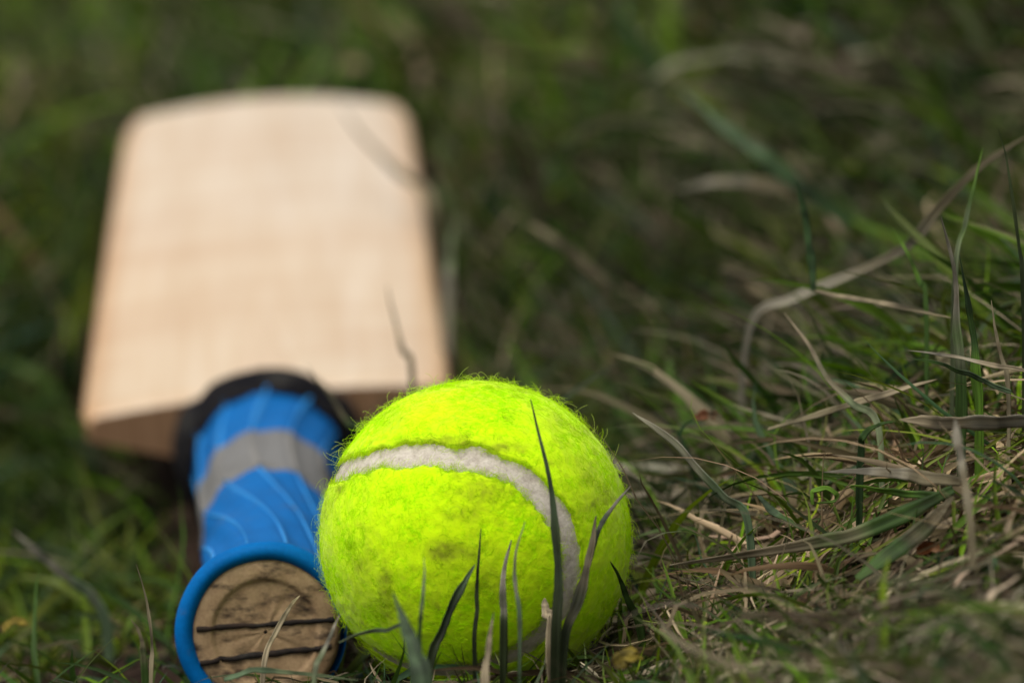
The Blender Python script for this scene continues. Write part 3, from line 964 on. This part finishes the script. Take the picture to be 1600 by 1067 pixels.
blade('dry_stalk', 'stalk', 'long grey runner climbing diagonally across the bank to the upper right', [(1170, 520), (1240, 468), (1330, 430), (1420, 385), (1470, 325), (1530, 265), (1610, 210)], 22, 'grey', 'tan', (1.13, 1.08), root=True, tip_power=9, fold=.6, up=.7)
blade(GB, GC, 'pale green arched blade below the diagonal runner', [(1372, 665), (1330, 630), (1290, 585), (1258, 530), (1225, 490)], 15, 'pale', 'straw', (1.0, 1.04))
G4 = 'withered blades lying on the bank'
blade(GB, GC, 'long broad dry blade greening to the right over bare soil', [(1490, 765), (1420, 800), (1340, 832), (1270, 848), (1160, 866), (1045, 884)], 36, 'green', 'straw', (.955, .965), root=False, fold=.25, tip_power=2.6, group=G4)
blade(GB, GC, 'grey striped blade slanting down right of the ball', [(1170, 812), (1130, 775), (1085, 725), (1040, 680), (990, 643)], 19, 'blue', 'grey', (.985, 1.01), fold=.3, tip_power=4, group=G4)
blade(GB, GC, 'beige flat blade pointing left beneath the curled tendril', [(1500, 752), (1440, 745), (1370, 738), (1285, 737)], 28, 'tan', 'grey', (.955, .965), root=False, fold=.2, group=G4)
blade(GB, GC, 'green flat blade under the beige flat blade', [(1480, 775), (1430, 772), (1380, 766), (1325, 758)], 18, 'green', 'fresh', (.955, .965), root=False, fold=.2, group=G4)
blade(GB, GC, 'bleached broad blade lying level at the right edge', [(1620, 655), (1550, 658), (1480, 660), (1403, 657)], 32, 'grey', 'straw', (.955, .965), root=False, fold=.25, tip_power=5, group=G4)
blade(GB, GC, 'bleached bent blade hanging down from the level blade', [(1520, 820), (1508, 740), (1500, 700), (1492, 655)], 19, 'tan', 'grey', (.895, .91), fold=.6, tip_power=12, group=G4)
blade(GB, GC, 'thin pale blade lying level below the tuft', [(1610, 580), (1550, 570), (1480, 556), (1418, 547)], 9, 'straw', 'grey', (.97, .985), root=False, group=G4)
blade(GB, GC, 'narrow green blade sagging below the thin pale one', [(1580, 612), (1530, 592), (1480, 572), (1418, 560)], 13, 'blue', 'green', (.97, .985), root=False, group=G4)
blade('dry_stalk', 'stalk', 'thin beige stalk rising to the right above the withered blades', [(1200, 672), (1290, 645), (1370, 620), (1465, 592)], 15, 'tan', 'straw', (1.03, 1.0), root=False, tip_power=6, up=.7)
blade(GB, GC, 'curled dark green tendril on the bank', [(1345, 715), (1352, 680), (1375, 664), (1400, 658)], 18, 'darkgreen', 'green', (.97, .965), fold=.5)
blade(GB, GC, 'tiny bright green loop of grass on the soil', [(1270, 788), (1270, 768), (1288, 764), (1306, 772), (1304, 784), (1275, 786)], 9, 'fresh', None, (.98, .98), root=False, tip_power=8, up=.7)
blade(GB, GC, 'blue green blade tip pointing down right over the soil', [(1185, 775), (1210, 800), (1232, 815), (1258, 832)], 15, 'blue', 'green', (1.0, .985), root=False, up=.7)
blade(GB, GC, 'broad blurred blade of olive green slanting through the lower right', [(1340, 905), (1400, 860), (1450, 820), (1490, 775)], 34, 'green', 'tan', (.94, .945), root=False, fold=.2, tip_power=6, up=.7)
blade('withered_leaf', 'leaf', 'orange withered leaf scrap curled on the bank', [(1432, 862), (1455, 858), (1478, 862), (1500, 850)], 30, 'orange', 'straw', (.945, .945), root=False, fold=.7, tip_power=5, up=.7)
blade('withered_leaf', 'leaf', 'small rusty leaf scrap half buried behind the ball', [(1085, 655), (1110, 650), (1135, 660)], 22, 'rust', 'tan', (1.06, 1.06), root=False, fold=.6, tip_power=5, up=.7)
blade('withered_leaf', 'leaf', 'yellow leaf scrap in the blurred grass before the ball', [(960, 1040), (985, 1025), (1005, 1030)], 36, 'yellow', None, (.92, .92), root=False, fold=.3, tip_power=4, up=.7)
blade('withered_leaf', 'leaf', 'yellow leaf scrap in the dark grass at the far left', [(5, 985), (25, 972), (45, 975)], 32, 'yellow', None, (1.06, 1.06), root=False, fold=.3, tip_power=4, up=.7)
G5 = 'blurred blades behind the ball'
blade(GB, GC, 'blurred beige blade lying level far up the bank', [(1245, 305), (1190, 288), (1120, 285), (1060, 297)], 28, 'tan', 'grey', (1.36, 1.36), root=False, fold=.2, group=G5)
blade(GB, GC, 'blurred beige blade slanting down right of the bat', [(955, 448), (905, 405), (860, 370), (815, 345)], 26, 'tan', 'tan', (1.33, 1.36), root=False, fold=.2, group=G5)
blade(GB, GC, 'long dark green blade arching across the blurred bank', [(1330, 350), (1220, 268), (1140, 205), (1055, 135)], 34, 'darkgreen', 'blue', (1.30, 1.36), root=False, fold=.3, group=G5)
blade(GB, GC, 'blurred upright pale blade by the right edge of the bat', [(700, 470), (702, 400), (708, 340)], 26, 'grey', 'pale', (1.42, 1.43), fold=.2, group=G5)
G6 = 'blades crossing the bat'
blade('dry_stalk', 'stalk', 'dark bent stalk leaning across the far right corner of the bat', [(672, 320), (630, 275), (580, 228), (530, 165)], 17, 'tan', 'tan', (1.55, 1.62), root=True, fold=.2, tip_power=3, group=G6)
blade(GB, GC, 'thin dark blade rising across the near right corner of the bat', [(645, 590), (632, 550), (618, 500), (604, 448)], 12, 'tan', 'tan', (1.22, 1.22), root=True, fold=.2, group=G6)
blade(GB, GC, 'thin olive blade leaning over the black collar of the grip', [(575, 700), (545, 660), (510, 610), (478, 570)], 13, 'green', 'tan', (1.14, 1.18), root=True, fold=.2, group=G6)

# ------------------------------------------------------------------ the turf round them
right = lambda x: smooth(-.06, .05, x)
NX, NY = (-.24, .27), (-.36, .56)
# withered thatch lying about
patch('withered_grass', 15500, NX, NY, (.012, .056), (.0005, .0036), (0, 50), (-45, 12), {'straw': 3, 'tan': 4, 'brown': 1.2}, MAT_STRAW, 11, K=8, roll=.8, drift=1.3, clear=(.0005, .010),
      az_mean=.6, az_sd=1.0, dens=lambda x, y: .07 + .93 * right(x), tip=.2)
patch('dead_rootlets', 9000, (-.2, .26), (-.3, .35), (.012, .045), (.0003, .0010), (-5, 50), (-50, 30), {'straw': 2, 'tan': 4, 'brown': 3}, MAT_STRAW, 12, K=8, drift=1.6,
      clear=(.0003, .004), flat=True, dens=lambda x, y: .12 + .88 * right(x), tip=.1)
patch('plant_debris', 16000, (-.15, .22), (-.25, .25), (.003, .010), (.0006, .0022), (-20, 40), (-40, 40), {'straw': 1.5, 'tan': 4, 'brown': 5}, MAT_STRAW, 13, K=3, drift=1.0,
      clear=(.0003, .003), flat=True, tip=.1, dens=lambda x, y: .06 + .94 * right(x))
# living blades
patch('fine_grass', 15000, (-.03, .28), (-.22, .60), (.018, .050), (.0004, .0013), (5, 80), (-50, 40), {'straw': 3, 'tan': 3, 'green': 4, 'fresh': 1.5, 'brown': 1.5}, MAT_STRAW, 28, K=8, drift=1.0, clear=(.0005, .012), tip=.3)
patch('green_grass', 17000, NX, NY, (.014, .048), (.0012, .0032), (25, 80), (-30, 45), {'green': 6, 'blue': 2.0, 'fresh': 1.2}, MAT_GREEN, 14, K=8, drift=.6,
      dens=lambda x, y: (.35 + .65 * patches(x, y)) * (.55 + .45 * smooth(-.12, -.02, x)), tip=.35)
patch('edge_grass', 3800, (-.05, .06), (.28, .85), (.02, .055), (.0012, .0032), (40, 88), (-20, 60), {'green': 5, 'blue': 1, 'fresh': 1, 'tan': 1.5, 'straw': .7}, MAT_GREEN, 24, K=7, tip=.3)
patch('edge_grass', 3800, (-.20, -.09), (.22, .85), (.02, .05), (.0012, .0030), (30, 85), (-30, 50), {'green': 6, 'blue': 1, 'fresh': .6}, MAT_GREEN, 25, K=7, tip=.15)
patch('bank_grass', 5200, (-.03, .30), (.07, .75), (.022, .070), (.0014, .0046), (15, 75), (-30, 30), {'green': 5, 'blue': 1.2, 'fresh': 3, 'straw': 1.6, 'tan': 2}, MAT_GREEN, 26, K=9, drift=.7, tip=.4)
patch('ball_foot_grass', 1500, (-.075, .065), (-.10, -.030), (.010, .026), (.0006, .0018), (35, 88), (0, 60), {'green': 4, 'fresh': 1, 'blue': 1, 'straw': 1, 'tan': 2}, MAT_GREEN, 27, K=7, drift=.6, tip=.3)
patch('young_grass', 13000, (-.2, .3), (-.3, .45), (.010, .034), (.0006, .0016), (35, 88), (0, 70), {'fresh': 3, 'green': 4}, MAT_GREEN, 15, K=6, drift=.5,
      dens=lambda x, y: (.15 + .85 * patches(x, y, 22, -.05, .25, 72)) * (.25 + .75 * smooth(-.10, .0, x)), tip=.15)
# farther turf
def far_dens(x, y):
    return 1.0 - .0 * x
patch('distant_green_grass', 24000, (-.75, .75), (.50, 2.2), (.03, .085), (.0018, .0065), (25, 85), (-35, 50), {'green': 5, 'fresh': 3, 'blue': .8, 'tan': 1.5, 'straw': .5}, MAT_GREEN, 16, K=5, tip=.25, flat=True)
patch('distant_withered_grass', 18000, (-.75, .75), (.50, 2.2), (.03, .10), (.0020, .0075), (0, 60), (-30, 15), {'straw': 4.5, 'tan': 4, 'brown': 1}, MAT_STRAW, 17, K=5, flat=True,
      dens=lambda x, y: .15 + .85 * smooth(-.15, .25, x), tip=.2)
patch('far_green_grass', 36000, (-2.6, 2.6), (2.1, 7.0), (.05, .11), (.004, .009), (30, 85), (-30, 50), {'green': 6, 'fresh': 2.5, 'blue': 1, 'tan': .8}, MAT_GREEN, 18, K=4, tip=.2, flat=True)
patch('side_green_grass', 26000, (-2.0, 2.0), (-1.2, 2.2), (.03, .08), (.002, .005), (25, 85), (-30, 45), {'green': 6, 'fresh': 1.5, 'blue': 1, 'straw': 1, 'tan': 2}, MAT_GREEN, 19, K=4, flat=True, tip=.3,
      dens=lambda x, y: 1.0 * ((np.abs(x) > .22) & ((y < .5) | (np.abs(x) > .72))))
